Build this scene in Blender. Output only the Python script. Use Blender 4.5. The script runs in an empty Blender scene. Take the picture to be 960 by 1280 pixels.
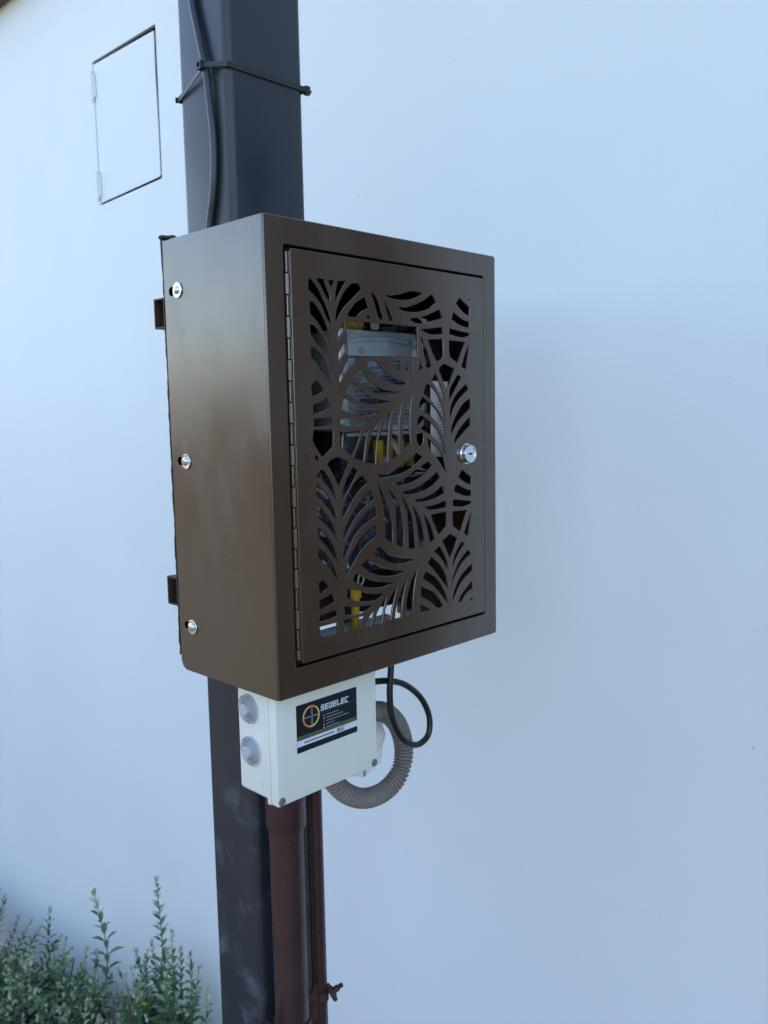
import bpy, bmesh, math, random
from mathutils import Vector, Matrix
R = math.radians
S = bpy.context.scene
C = S.collection
random.seed(7)

# ------------------------------------------------------------------ camera
cd = bpy.data.cameras.new('camera'); cam = bpy.data.objects.new('camera', cd); C.objects.link(cam)
yaw, pitch, roll = R(44.530), R(-6.560), R(-1.0957)
f = Vector((math.cos(yaw)*math.cos(pitch), math.sin(yaw)*math.cos(pitch), math.sin(pitch)))
r0 = Vector((math.sin(yaw), -math.cos(yaw), 0)); u0 = r0.cross(f)
rr = r0*math.cos(roll) + u0*math.sin(roll); uu = -r0*math.sin(roll) + u0*math.cos(roll)
cam.matrix_world = Matrix(((rr.x, uu.x, -f.x, -0.65272), (rr.y, uu.y, -f.y, -0.83509), (rr.z, uu.z, -f.z, 0.36042), (0, 0, 0, 1)))
cd.sensor_fit = 'HORIZONTAL'; cd.sensor_width = 36; cd.lens = 36*1072.19/960
cd.clip_start = 0.02; cd.clip_end = 500
cd.dof.use_dof = True; cd.dof.focus_distance = 1.12; cd.dof.aperture_fstop = 13.0
S.camera = cam
S.render.resolution_x = 768; S.render.resolution_y = 1024

# ------------------------------------------------------------------ sky, sun, exposure
SUN_EL, SUN_AZ = R(46), R(58)            # sun stands behind the wall: direction to it is +X and +Y
w = bpy.data.worlds.new('World'); S.world = w; w.use_nodes = True
nt = w.node_tree; bg = nt.nodes['Background']
sky = nt.nodes.new('ShaderNodeTexSky'); sky.sky_type = 'NISHITA'; sky.sun_disc = False
sky.sun_elevation = SUN_EL; sky.sun_rotation = R(90) - SUN_AZ
sky.air_density = 1.0; sky.dust_density = 0.9; sky.ozone_density = 0.5
nt.links.new(sky.outputs[0], bg.inputs[0]); bg.inputs[1].default_value = 0.15
sl = bpy.data.lights.new('sun', 'SUN'); sl.energy = 2.6; sl.angle = R(0.53); sl.color = (1, .95, .87)
so = bpy.data.objects.new('sun', sl); C.objects.link(so)
sd = Vector((math.cos(SUN_AZ)*math.cos(SUN_EL), math.sin(SUN_AZ)*math.cos(SUN_EL), math.sin(SUN_EL)))
so.rotation_euler = sd.to_track_quat('Z', 'Y').to_euler(); so.location = (8, 4, 10)
S.view_settings.view_transform = 'Standard'; S.view_settings.look = 'None'
S.view_settings.exposure = 1.84; S.view_settings.gamma = 1.0
S.cycles.max_bounces = 8; S.cycles.transparent_max_bounces = 16

# ------------------------------------------------------------------ materials
def setp(b, **k):
    for n, v in k.items():
        i = b.inputs[n.replace('_', ' ')]
        i.default_value = (*v, 1) if isinstance(v, tuple) and len(v) == 3 else v
def mat(name, col, rough=.5, metal=0., spec=.5, noise=None, bump=None, blotch=None, **k):
    """noise=(scale, amount): colour variation; bump=(scale, distance); blotch=(scale, colour, low, high): stains with a soft edge"""
    m = bpy.data.materials.new(name); m.use_nodes = True; t = m.node_tree; N = t.nodes; L = t.links
    b = N['Principled BSDF']; setp(b, Base_Color=col, Roughness=rough, Metallic=metal, Specular_IOR_Level=spec, **k)
    tc = N.new('ShaderNodeTexCoord').outputs['Object']
    cur = None
    if noise:
        n = N.new('ShaderNodeTexNoise'); n.inputs['Scale'].default_value = noise[0]; n.inputs['Detail'].default_value = 8
        L.new(tc, n.inputs['Vector'])
        r = N.new('ShaderNodeMapRange'); r.inputs[1].default_value = .3; r.inputs[2].default_value = .7
        r.inputs[3].default_value = 1-noise[1]; r.inputs[4].default_value = 1+noise[1]; L.new(n.outputs[0], r.inputs[0])
        mx = N.new('ShaderNodeVectorMath'); mx.operation = 'SCALE'; mx.inputs[0].default_value = col
        L.new(r.outputs[0], mx.inputs['Scale']); cur = mx.outputs[0]
    if blotch:
        n = N.new('ShaderNodeTexNoise'); n.inputs['Scale'].default_value = blotch[0]; n.inputs['Detail'].default_value = 5
        L.new(tc, n.inputs['Vector'])
        r = N.new('ShaderNodeMapRange'); r.inputs[1].default_value = blotch[2]; r.inputs[2].default_value = blotch[3]
        r.interpolation_type = 'SMOOTHSTEP'; L.new(n.outputs[0], r.inputs[0])
        mx = N.new('ShaderNodeMix'); mx.data_type = 'RGBA'
        if cur: L.new(cur, mx.inputs[6])
        else: mx.inputs[6].default_value = (*col, 1)
        mx.inputs[7].default_value = (*blotch[1], 1); L.new(r.outputs[0], mx.inputs[0]); cur = mx.outputs[2]
    if cur: L.new(cur, b.inputs['Base Color'])
    if bump:
        n = N.new('ShaderNodeTexNoise'); n.inputs['Scale'].default_value = bump[0]; n.inputs['Detail'].default_value = 6
        L.new(tc, n.inputs['Vector'])
        bp = N.new('ShaderNodeBump'); bp.inputs['Strength'].default_value = 1; bp.inputs['Distance'].default_value = bump[1]
        L.new(n.outputs[0], bp.inputs['Height']); L.new(bp.outputs[0], b.inputs['Normal'])
    return m

# powder-coated bronze steel: handling smudges vary its gloss
def powder(name, col, rough, metal, spec, smudge=.10, blotch=None):
    m = mat(name, col, rough, metal, spec, noise=(6, .06), blotch=blotch)
    t = m.node_tree; N = t.nodes; L = t.links; b = N['Principled BSDF']
    tc = N.new('ShaderNodeTexCoord').outputs['Object']
    mp = N.new('ShaderNodeMapping'); mp.inputs['Scale'].default_value = (1, 1, .55); mp.inputs['Rotation'].default_value = (.5, 0, 0); L.new(tc, mp.inputs[0])
    n = N.new('ShaderNodeTexNoise'); n.inputs['Scale'].default_value = 11; n.inputs['Detail'].default_value = 3; L.new(mp.outputs[0], n.inputs['Vector'])
    r = N.new('ShaderNodeMapRange'); r.inputs[1].default_value = .3; r.inputs[2].default_value = .75; r.interpolation_type = 'SMOOTHSTEP'
    r.inputs[3].default_value = rough-.02; r.inputs[4].default_value = rough+smudge; L.new(n.outputs[0], r.inputs[0]); L.new(r.outputs[0], b.inputs['Roughness'])
    return m
M = {}
M['bronze'] = powder('bronze_powder_coat', (.064, .036, .021), .24, 0, .5, .12)
M['bronze'].node_tree.nodes['Principled BSDF'].inputs['IOR'].default_value = 1.95
M['front'] = M['bronze']
M['door'] = mat('reflection_door_timber', (.03, .02, .014), .45, noise=(12, .25))
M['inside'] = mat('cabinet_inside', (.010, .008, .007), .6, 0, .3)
M['post'] = powder('post_paint', (.021, .026, .037), .30, 0, .5, .15, (14, (.100, .110, .135), .50, .74))
M['post'].node_tree.nodes['Principled BSDF'].inputs['IOR'].default_value = 1.48
# scuffs and dried splashes only on the lower part of the post (object z counts up from the ground)
t = M['post'].node_tree; mx = [x for x in t.nodes if x.bl_idname == 'ShaderNodeMix'][0]; src = mx.inputs[0].links[0].from_socket
sp_ = t.nodes.new('ShaderNodeSeparateXYZ'); t.links.new(t.nodes['Texture Coordinate'].outputs['Object'], sp_.inputs[0])
rg = t.nodes.new('ShaderNodeMapRange'); rg.interpolation_type = 'SMOOTHSTEP'
for i_, v_ in ((1, 1.75), (2, 1.98), (3, 1), (4, .0)): rg.inputs[i_].default_value = v_
ml = t.nodes.new('ShaderNodeMath'); ml.operation = 'MULTIPLY'; t.links.new(sp_.outputs[2], rg.inputs[0]); t.links.new(src, ml.inputs[0]); t.links.new(rg.outputs[0], ml.inputs[1]); t.links.new(ml.outputs[0], mx.inputs[0])
M['rust'] = mat('rusty_primer_steel', (.055, .026, .020), .6, 0, .4, noise=(40, .3), bump=(300, .0004))
M['pipe'] = mat('oxblood_paint', (.046, .019, .021), .34, 0, .5, noise=(25, .15), blotch=(230, (.20, .15, .15), .675, .72), bump=(120, .0002))
M['black'] = mat('black_rubber', (.012, .012, .013), .38, bump=(300, .0001))
M['cable'] = mat('cable_sheath', (.022, .029, .038), .38)
M['tie'] = mat('black_nylon', (.015, .016, .018), .42)
M['zinc'] = mat('zinc_plated', (.75, .77, .76), .24, 1., noise=(60, .08), bump=(500, .00008))
M['chrome'] = mat('nickel_plated', (.82, .83, .84), .14, 1., noise=(80, .04))
M['gap_shade'] = mat('painted_shade', (.004, .004, .004), .9, 0, 0)  # near-black that paints shade into gaps, screw holes and the keyhole
M['grey_plastic'] = mat('light_grey_abs', (.78, .78, .71), .42, noise=(9, .03), bump=(700, .00005), blotch=(60, (.50, .52, .50), .68, .8))
M['grommet'] = mat('grey_grommet', (.47, .47, .49), .5, bump=(400, .0001))
M['conduit'] = mat('grey_conduit', (.21, .185, .17), .52, noise=(60, .12), bump=(300, .0002))
M['screwgrey'] = mat('grey_screw_cap', (.16, .16, .165), .5)
M['meter'] = mat('meter_shell', (.62, .66, .68), .4, noise=(20, .04))
M['meterdark'] = mat('meter_dark', (.03, .035, .05), .35)
M['ink'] = mat('blue_black_ink', (.10, .13, .20), .6)
M['brass'] = mat('brass', (.85, .50, .08), .35, .3)
M['yellow'] = mat('yellow_insulation', (.88, .56, .03), .4, noise=(30, .1))
M['paper'] = mat('white_paper', (.78, .78, .76), .6, noise=(30, .04))
M['scrap'] = mat('pale_plastic_scrap', (.86, .87, .88), .35, noise=(50, .05))
M['label'] = mat('grey_meter_label', (.40, .44, .48), .45, noise=(60, .05))
M['pvc'] = mat('white_pvc', (.7, .7, .66), .4)
M['fence'] = mat('reflection_fence_timber', (.13, .070, .038), .75, noise=(3, .35), bump=(60, .001))
M['wood'] = mat('eave_timber', (.12, .075, .045), .7, noise=(12, .25), bump=(60, .001))
M['soil'] = mat('dry_soil', (.105, .090, .060), .95, noise=(1.3, .25), bump=(30, .01))
M['bark'] = mat('shrub_stem', (.10, .075, .05), .8, noise=(60, .2))
M['stemgreen'] = mat('young_stem', (.13, .17, .11), .7)
# wall render: white masonry paint with trowel unevenness, faint drips and specks
M['wall'] = mat('white_painted_render', (.77, .81, .81), .62, noise=(1.3, .035), bump=(5, .0016), blotch=(70, (.52, .53, .54), .725, .76))
t = M['wall'].node_tree; n = t.nodes.new('ShaderNodeTexNoise'); n.inputs['Scale'].default_value = 160; n.inputs['Detail'].default_value = 4
b2 = t.nodes.new('ShaderNodeBump'); b2.inputs['Distance'].default_value = .00022; t.links.new(t.nodes['Texture Coordinate'].outputs['Object'], n.inputs['Vector'])
t.links.new(n.outputs[0], b2.inputs['Height'])
old = [x for x in t.nodes if x.bl_idname == 'ShaderNodeBump' and x != b2][0]
t.links.new(old.outputs[0], b2.inputs['Normal']); t.links.new(b2.outputs[0], t.nodes['Principled BSDF'].inputs['Normal'])
# clear plastics
def clear(name, tint, rough, gloss):
    m = bpy.data.materials.new(name); m.use_nodes = True; t = m.node_tree; N = t.nodes; L = t.links; N.clear()
    o = N.new('ShaderNodeOutputMaterial'); mx = N.new('ShaderNodeMixShader'); tr = N.new('ShaderNodeBsdfTransparent'); gl = N.new('ShaderNodeBsdfGlossy')
    tr.inputs[0].default_value = (*tint, 1); gl.inputs['Roughness'].default_value = rough
    lw = N.new('ShaderNodeFresnel'); lw.inputs[0].default_value = 1.5
    mt = N.new('ShaderNodeMath'); mt.operation = 'MULTIPLY_ADD'; mt.inputs[1].default_value = 1.0; mt.inputs[2].default_value = gloss
    L.new(lw.outputs[0], mt.inputs[0]); L.new(mt.outputs[0], mx.inputs[0]); L.new(tr.outputs[0], mx.inputs[1]); L.new(gl.outputs[0], mx.inputs[2]); L.new(mx.outputs[0], o.inputs[0])
    return m
M['clear'] = clear('clear_polycarbonate', (.93, .96, .98), .05, .08)
M['film'] = mat('crumpled_blue_film', (.016, .023, .040), .22, 0, .9, noise=(30, .5))
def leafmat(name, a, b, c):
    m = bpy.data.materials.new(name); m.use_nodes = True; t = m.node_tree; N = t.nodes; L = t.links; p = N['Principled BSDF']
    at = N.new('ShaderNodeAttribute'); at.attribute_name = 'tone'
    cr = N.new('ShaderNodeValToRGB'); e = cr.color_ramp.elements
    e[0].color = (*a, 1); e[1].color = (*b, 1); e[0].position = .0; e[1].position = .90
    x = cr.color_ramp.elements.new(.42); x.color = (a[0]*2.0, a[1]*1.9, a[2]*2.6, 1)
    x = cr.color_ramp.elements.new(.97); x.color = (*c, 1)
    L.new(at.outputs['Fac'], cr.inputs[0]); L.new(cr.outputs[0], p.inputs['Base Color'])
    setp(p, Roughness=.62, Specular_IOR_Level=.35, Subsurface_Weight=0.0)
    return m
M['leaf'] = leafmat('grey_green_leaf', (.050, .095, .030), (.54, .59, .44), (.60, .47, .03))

# ------------------------------------------------------------------ helpers
def link(name, me, m=None, parent=None, smooth=None):
    o = bpy.data.objects.new(name, me); C.objects.link(o)
    if m is not None and not me.materials: me.materials.append(m)
    if parent is not None: o.parent = parent
    if smooth is not None:
        me.polygons.foreach_set('use_smooth', [True]*len(me.polygons)); me.set_sharp_from_angle(angle=R(smooth))
    return o
def tag(o, label=None, cat=None, group=None, kind=None):
    for k, v in (('label', label), ('category', cat), ('group', group), ('kind', kind)):
        if v: o[k] = v
    return o
def empty(name, loc, label, cat, group=None):
    o = bpy.data.objects.new(name, None); C.objects.link(o); o.location = loc; o.empty_display_size = .02
    bpy.context.view_layer.update()
    return tag(o, label, cat, group)
def done(name, bm, m, parent=None, smooth=30):
    me = bpy.data.meshes.new(name)
    bmesh.ops.recalc_face_normals(bm, faces=bm.faces)
    if parent is not None:                     # geometry is written in world coordinates; store it about the thing's base
        p = parent; off = Vector((0, 0, 0))
        while p is not None: off += p.location; p = p.parent
        bmesh.ops.translate(bm, verts=bm.verts, vec=-off)
    bm.to_mesh(me); bm.free()
    return link(name, me, m, parent, smooth)
def bx(bm, a, b, bev=0, seg=2):
    c = [(a[i]+b[i])/2 for i in range(3)]; s = [abs(b[i]-a[i]) for i in range(3)]
    r = bmesh.ops.create_cube(bm, size=1, matrix=Matrix.Translation(c) @ Matrix.Diagonal((*s, 1)))
    if bev:
        es = list({e for v in r['verts'] for e in v.link_edges})
        bmesh.ops.bevel(bm, geom=es, offset=bev, segments=seg, profile=.5, affect='EDGES')
def box(name, a, b, m, parent=None, bev=0, seg=2):
    bm = bmesh.new(); bx(bm, a, b, bev, seg); return done(name, bm, m, parent)
def frame_of(d):
    d = d.normalized(); h = Vector((0, 0, 1)) if abs(d.z) < .9 else Vector((1, 0, 0))
    s = d.cross(h).normalized(); return s, s.cross(d)
def lathe(bm, o, d, prof, n=28):
    """prof: list of (distance along d, radius)"""
    o = Vector(o); d = Vector(d).normalized(); s, t = frame_of(d); rings = []
    for h, r in prof:
        if r < 1e-6: rings.append([bm.verts.new(o+d*h)])
        else: rings.append([bm.verts.new(o+d*h+s*(r*math.cos(2*math.pi*k/n))+t*(r*math.sin(2*math.pi*k/n))) for k in range(n)])
    for a, b in zip(rings, rings[1:]):
        for k in range(n):
            q = [a[k % len(a)], a[(k+1) % len(a)], b[(k+1) % len(b)], b[k % len(b)]]
            u = []; [u.append(v) for v in q if v not in u]
            if len(u) > 2: bm.faces.new(u)
def spline(P, n=8, closed=False):
    P = [Vector(p) for p in P]; out = []; N = len(P)
    for i in range(N if closed else N-1):
        a = P[(i-1) % N] if closed or i else P[0]*2-P[1]; b = P[i]; c = P[(i+1) % N]
        d = P[(i+2) % N] if closed or i+2 < N else P[-1]*2-P[-2]
        for k in range(n):
            t = k/n; out.append(.5*((2*b)+(c-a)*t+(2*a-5*b+4*c-d)*t*t+(3*b-a-3*c+d)*t**3))
    if not closed: out.append(P[-1])
    return out
def tube(bm, pts, r, n=12, rf=None, closed=False):
    pts = [Vector(p) for p in pts]; N = len(pts); rings = []; up = None
    for i, p in enumerate(pts):
        if closed: t = (pts[(i+1) % N]-pts[i-1]).normalized()
        else: t = (pts[min(i+1, N-1)]-pts[max(i-1, 0)]).normalized()
        if up is None: s, up = frame_of(t)
        s = t.cross(up).normalized(); up = s.cross(t).normalized()
        q = rf(i) if rf else r
        rings.append([bm.verts.new(p+s*(q*math.cos(2*math.pi*k/n))+up*(q*math.sin(2*math.pi*k/n))) for k in range(n)])
    for a, b in list(zip(rings, rings[1:])) + ([(rings[-1], rings[0])] if closed else []):
        for k in range(n): bm.faces.new((a[k], a[(k+1) % n], b[(k+1) % n], b[k]))
    if not closed: bm.faces.new(rings[0][::-1]); bm.faces.new(rings[-1])
def rrect(x0, y0, x1, y1, r=0, n=6):
    if r <= 0: return [(x0, y0), (x1, y0), (x1, y1), (x0, y1)]
    o = []
    for cx, cy, a in ((x1-r, y0+r, -90), (x1-r, y1-r, 0), (x0+r, y1-r, 90), (x0+r, y0+r, 180)):
        for k in range(n+1): q = R(a+90*k/n); o.append((cx+r*math.cos(q), cy+r*math.sin(q)))
    return o
def plate(name, loops, mw, thick, m, parent=None, bev=.0004, smooth=35):
    """flat sheet cut from an outline with holes, edges slightly rounded. mw places its local x, y, z (z = thickness) in the world"""
    cu = bpy.data.curves.new('tmp', 'CURVE'); cu.dimensions = '2D'; cu.fill_mode = 'BOTH'
    cu.extrude = thick/2-bev; cu.bevel_depth = bev; cu.bevel_resolution = 1; cu.offset = -bev
    for lp in loops:
        s = cu.splines.new('POLY'); s.points.add(len(lp)-1); s.use_cyclic_u = True
        for q, (x, y) in zip(s.points, lp): q.co = (x, y, 0, 1)
    o = bpy.data.objects.new('tmp', cu); C.objects.link(o)
    dg = bpy.context.evaluated_depsgraph_get(); me = bpy.data.meshes.new_from_object(o.evaluated_get(dg))
    bpy.data.objects.remove(o); me.name = name; me.materials.clear()
    off = Vector((0, 0, 0)); p = parent
    while p is not None: off += p.location; p = p.parent
    me.transform(Matrix.Translation(-off) @ mw)
    if mw.to_3x3().determinant() < 0: me.flip_normals()
    return link(name, me, m, parent, smooth)
def XZ(y):   # sheet facing -Y at depth y (its middle)
    return Matrix(((1, 0, 0, 0), (0, 0, -1, y), (0, 1, 0, 0), (0, 0, 0, 1)))
def YZ(x):   # sheet facing -X; local x -> world y
    return Matrix(((0, 0, -1, x), (1, 0, 0, 0), (0, 1, 0, 0), (0, 0, 0, 1)))
def text(body, size, m, mw, name, parent, shear=0, sx=1., ext=.00008, off=0.):
    cu = bpy.data.curves.new('tmp', 'FONT'); cu.body = body; cu.size = size; cu.shear = shear; cu.extrude = ext; cu.resolution_u = 2; cu.offset = off
    o = bpy.data.objects.new('tmp', cu); C.objects.link(o)
    dg = bpy.context.evaluated_depsgraph_get(); me = bpy.data.meshes.new_from_object(o.evaluated_get(dg))
    bpy.data.objects.remove(o); me.name = name; me.materials.clear()
    o2 = Vector((0, 0, 0)); p = parent
    while p is not None: o2 += p.location; p = p.parent
    me.transform(Matrix.Translation(-o2) @ mw @ Matrix.Diagonal((sx, 1, 1, 1)))
    return link(name, me, m, parent)

from mathutils.geometry import delaunay_2d_cdt
def inpoly(x, y, P):
    c = False; j = len(P)-1
    for i in range(len(P)):
        if (P[i][1] > y) != (P[j][1] > y) and x < (P[j][0]-P[i][0])*(y-P[i][1])/(P[j][1]-P[i][1])+P[i][0]: c = not c
        j = i
    return c
def pierced(name, outer, holes, y0, y1, m, parent):
    """steel sheet between depths y0 (front) and y1 with many cut-outs, triangulated inside its outline"""
    co, ed, lps = [], [], [outer]+holes
    for lp in lps:
        b = len(co); co += [Vector(q) for q in lp]; ed += [(b+i, b+(i+1) % len(lp)) for i in range(len(lp))]
    V, _, F, *_ = delaunay_2d_cdt(co, ed, [], 0, 1e-6)
    bbs = [(min(q[0] for q in h), max(q[0] for q in h), min(q[1] for q in h), max(q[1] for q in h)) for h in holes]
    keep = []
    for fc in F:
        x = sum(V[i].x for i in fc)/3; z = sum(V[i].y for i in fc)/3
        if not inpoly(x, z, outer): continue
        if any(b[0] <= x <= b[1] and b[2] <= z <= b[3] and inpoly(x, z, h) for b, h in zip(bbs, holes)): continue
        keep.append(fc)
    bm = bmesh.new(); g = Vector((0, 0, 0)); c = .0006
    use = sorted({i for fc in keep for i in fc}); cnt = {}
    for fc in keep:
        for i in range(3):
            e = (fc[i], fc[(i+1) % 3]); cnt[e] = 1
    bd = [e for e in cnt if (e[1], e[0]) not in cnt]
    # front outline drawn back by a hair and chamfered so the cut edges catch light
    nrm = {}
    for a, b_ in bd:
        d = (V[b_]-V[a]).normalized(); n_ = Vector((-d.y, d.x))
        for i in (a, b_): nrm[i] = nrm.get(i, Vector((0, 0)))+n_
    def P(i, y, k):
        q = V[i]
        if k and i in nrm and nrm[i].length > .3: q = q+nrm[i].normalized()*c
        return (q.x, y, q.y)
    A = {i: bm.verts.new(P(i, y0, 1)) for i in use}; B = {i: bm.verts.new(P(i, y0+c, 0)) for i in nrm}; D_ = {i: bm.verts.new(P(i, y1, 0)) for i in use}
    for fc in keep:
        bm.faces.new([A[i] for i in fc]); bm.faces.new([D_[i] for i in fc[::-1]])
    for a, b_ in bd:
        bm.faces.new((A[b_], A[a], B[a], B[b_])); bm.faces.new((B[b_], B[a], D_[a], D_[b_]))
    return done(name, bm, m, parent, 40)

# ------------------------------------------------------------------ ground, house wall, eave, hatch
GZ = -2.10; WX = .75
bm = bmesh.new()
vs = [bm.verts.new(v) for v in ((-150, -150, GZ), (WX+.02, -150, GZ), (WX+.02, 150, GZ), (-150, 150, GZ))]; bm.faces.new(vs)
tag(done('ground', bm, M['soil']), kind='structure')

hole = [(1.4212, 1.0539), (1.4265, 1.0498), (1.7944, 1.0381), (1.7962, 1.4749), (1.4200, 1.4726)]
wall = empty('house_wall', (WX, 2, GZ), 'smooth white rendered house wall in blue shade filling the background', 'wall')
plate('render', [[(-9, GZ-.05), (16, GZ-.05), (16, 2.3), (-9, 2.3)], hole], YZ(WX+.006), .012, M['wall'], wall, bev=.0006)
box('masonry', (WX+.0125, -9, GZ-.05), (WX+.25, 16, 2.3), M['wall'], wall)
# near-black sheet painting in the shade of the recess behind the hatch leaf
box('recess_shade', (WX+.0114, 1.410, 1.025), (WX+.0124, 1.807, 1.491), M['gap_shade'], wall)
leaf = [(1.4332, 1.0629), (1.4394, 1.0582), (1.7915, 1.0460), (1.7935, 1.4673), (1.6550, 1.4644), (1.4351, 1.4597), (1.4367, 1.3396), (1.4331, 1.2017)]
hd = plate('hatch_door', [leaf], YZ(WX+.0045), .004, M['wall'], wall, bev=.0006)
for z0 in (1.3571, 1.0539):
    bm = bmesh.new(); tube(bm, [(WX-.003, 1.7967, z0+.003), (WX-.003, 1.7967, z0+.09)], .0056, 10)
    bx(bm, (WX-.0012, 1.7817, z0+.012), (WX+.001, 1.7957, z0+.08), .0004, 1)
    hg = done('hinge', bm, M['wall'], hd)
    bm = bmesh.new(); tube(bm, [(WX-.003, 1.7967, z0-.002), (WX-.003, 1.7967, z0+.0028)], .0038, 8); done('hinge_pin', bm, M['wall'], hd)
# dark door added out of view to darken the reflection in the cabinet front
hdr = empty('reflection_door', (WX, -1.1, GZ), 'tall dark timber door, unseen, added on the white wall to darken the cabinet front reflection', 'door')
box('door_frame', (WX-.02, -2.20, GZ), (WX-.0005, -.385, 1.25), M['door'], hdr, .003)
for i in range(2):
    for z0, z1 in ((GZ+.12, -.95), (-.85, 1.12)): box('door_panel', (WX-.034, -2.10+.86*i, z0), (WX-.0205, -1.36+.86*i, z1), M['door'], hdr, .004)
# plank fence added out of view to give the cabinet side a brown reflection
def fence(name, label, p0, p1, top, pw):
    p0 = Vector(p0); p1 = Vector(p1); L_ = (p1-p0).length; d = (p1-p0)/L_; nn = Vector((-d.y, d.x, 0))
    root = empty(name, (p0.x, p0.y, GZ), label, 'fence'); rnd = random.Random(9)
    bm = bmesh.new(); bx(bm, (0, -.011, 0), (pw-.008, .011, top-GZ), .003, 1)
    me = bpy.data.meshes.new('plank'); bm.to_mesh(me); bm.free(); me.materials.append(M['fence'])
    rz = math.atan2(d.y, d.x)
    for i in range(int(L_/pw)):
        o = bpy.data.objects.new('plank', me); C.objects.link(o); o.parent = root
        o.location = d*(i*pw)+nn*rnd.uniform(-.004, .004)+Vector((0, 0, rnd.uniform(-.02, 0))); o.rotation_euler.z = rz
    for z in (.4, 1.8):
        bm = bmesh.new(); bx(bm, (0, -.05, z-.04), (L_, -.0165, z+.04), .002, 1); me2 = bpy.data.meshes.new('rail'); bm.to_mesh(me2); bm.free()
        o = link('rail', me2, M['fence'], root); o.rotation_euler.z = rz
fence('reflection_fence', 'long brown timber plank fence, unseen, added behind the viewer for the cabinet side to reflect', (-10, 18, 0), (-10, -6, 0), 1.25, .30)
# timber eave board just above the picture, its underside dips into the top left corner
ev = empty('roof_eave', (WX-.04, 3, 1.846), 'brown timber eave board along the top of the white wall, at the top left corner', 'eave')
box('eave_board', (WX-.085, -9, 1.8438), (WX-.002, 16, 2.006), M['wood'], ev, .004)
box('roof_edge', (WX-.15, -9.1, 2.0078), (WX+.3, 16.1, 2.046), M['wood'], ev, .004)
bm = bmesh.new()
vs = [bm.verts.new(v) for v in ((WX-.14, -9.1, 2.051), (WX+5, -9.1, 3.846), (WX+5, 16.1, 3.846), (WX-.14, 16.1, 2.051))]; bm.faces.new(vs)
done('roof', bm, M['wood'], ev)

# ------------------------------------------------------------------ steel post, brackets, pipes
post = empty('steel_post', (.211, .3125, GZ), 'tall square dark slate blue steel post carrying the brown meter cabinet', 'post')
bm = bmesh.new()
lp = rrect(.1400, .25, .2875, .381, .013, 8); n = len(lp)
v0 = [bm.verts.new((x, y, GZ)) for x, y in lp]; v1 = [bm.verts.new((x, y, 2.4)) for x, y in lp]
for k in range(n): bm.faces.new((v0[k], v0[(k+1) % n], v1[(k+1) % n], v1[k]))
bm.faces.new(v1); done('post_shaft', bm, M['post'], post)
M['scuff'] = None
for z in (.504, .112):                   # open ended steel channel stubs behind the cabinet
    bm = bmesh.new()
    y0, y1, z0, z1, t_ = .2235, .2498, z-.0205, z+.0205, .0022
    prof = [(y0, z0), (y1, z0), (y1, z1), (y0, z1)]; pin = [(y0+t_, z0+t_), (y1-t_, z0+t_), (y1-t_, z1-t_), (y0+t_, z1-t_)]
    X0, X1 = -.001, .44
    A = [[bm.verts.new((x, *q)) for q in pp] for x in (X0, X1) for pp in (prof, pin)]
    for k in range(4):
        j = (k+1) % 4
        bm.faces.new((A[0][k], A[0][j], A[2][j], A[2][k])); bm.faces.new((A[1][k], A[1][j], A[3][j], A[3][k]))
        bm.faces.new((A[0][k], A[0][j], A[1][j], A[1][k])); bm.faces.new((A[2][k], A[2][j], A[3][j], A[3][k]))
    done('bracket', bm, M['rust'], post)

dp = empty('downpipe', (.155, .19, GZ), 'oxblood brown painted downpipe with a socket joint under the white box', 'pipe')
bm = bmesh.new(); lathe(bm, (.1545, .19, GZ), (0, 0, 1), [(0, .0275), (-GZ-.26, .0275), (-GZ-.26, .0265), (-GZ-.05, .0265)], 40); done('pipe_shaft', bm, M['pipe'], dp)
bm = bmesh.new(); lathe(bm, (.1548, .19, -.60+.281), (0, 0, 1), [(0, .0276), (.001, .0308), (.006, .0318), (.12, .0318), (.121, .027)], 40)
bmesh.ops.translate(bm, verts=bm.verts, vec=(0, 0, .032)); done('pipe_socket', bm, M['pipe'], dp)
bm = bmesh.new()                          # folded strap whose wavy ears show at the foot of the picture
for (a, b, s) in ((.118, .072, -1), (.188, .207, 1)):
    pts = [(a, .2), (a+(b-a)*.45, .196), (b, .188)]
    for q0, q1, h0, h1 in ((pts[0], pts[1], 0, .004), (pts[1], pts[2], .004, .016)):
        v = [bm.verts.new(c) for c in ((*q0, -.65), (*q1, -.65), (*q1, -.598+h1), (*q0, -.606+h0), (q0[0], q0[1]+.003, -.65), (q1[0], q1[1]+.003, -.65), (q1[0], q1[1]+.003, -.598+h1), (q0[0], q0[1]+.003, -.606+h0))]
        for fc in ((0, 1, 2, 3), (7, 6, 5, 4), (0, 4, 5, 1), (1, 5, 6, 2), (2, 6, 7, 3), (3, 7, 4, 0)): bm.faces.new([v[i] for i in fc])
lathe(bm, (.1545, .19, -.66), (0, 0, 1), [(0, .0277), (0, .0300), (.045, .0300), (.045, .0277)], 36)
done('pipe_clamp', bm, M['rust'], dp)

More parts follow.
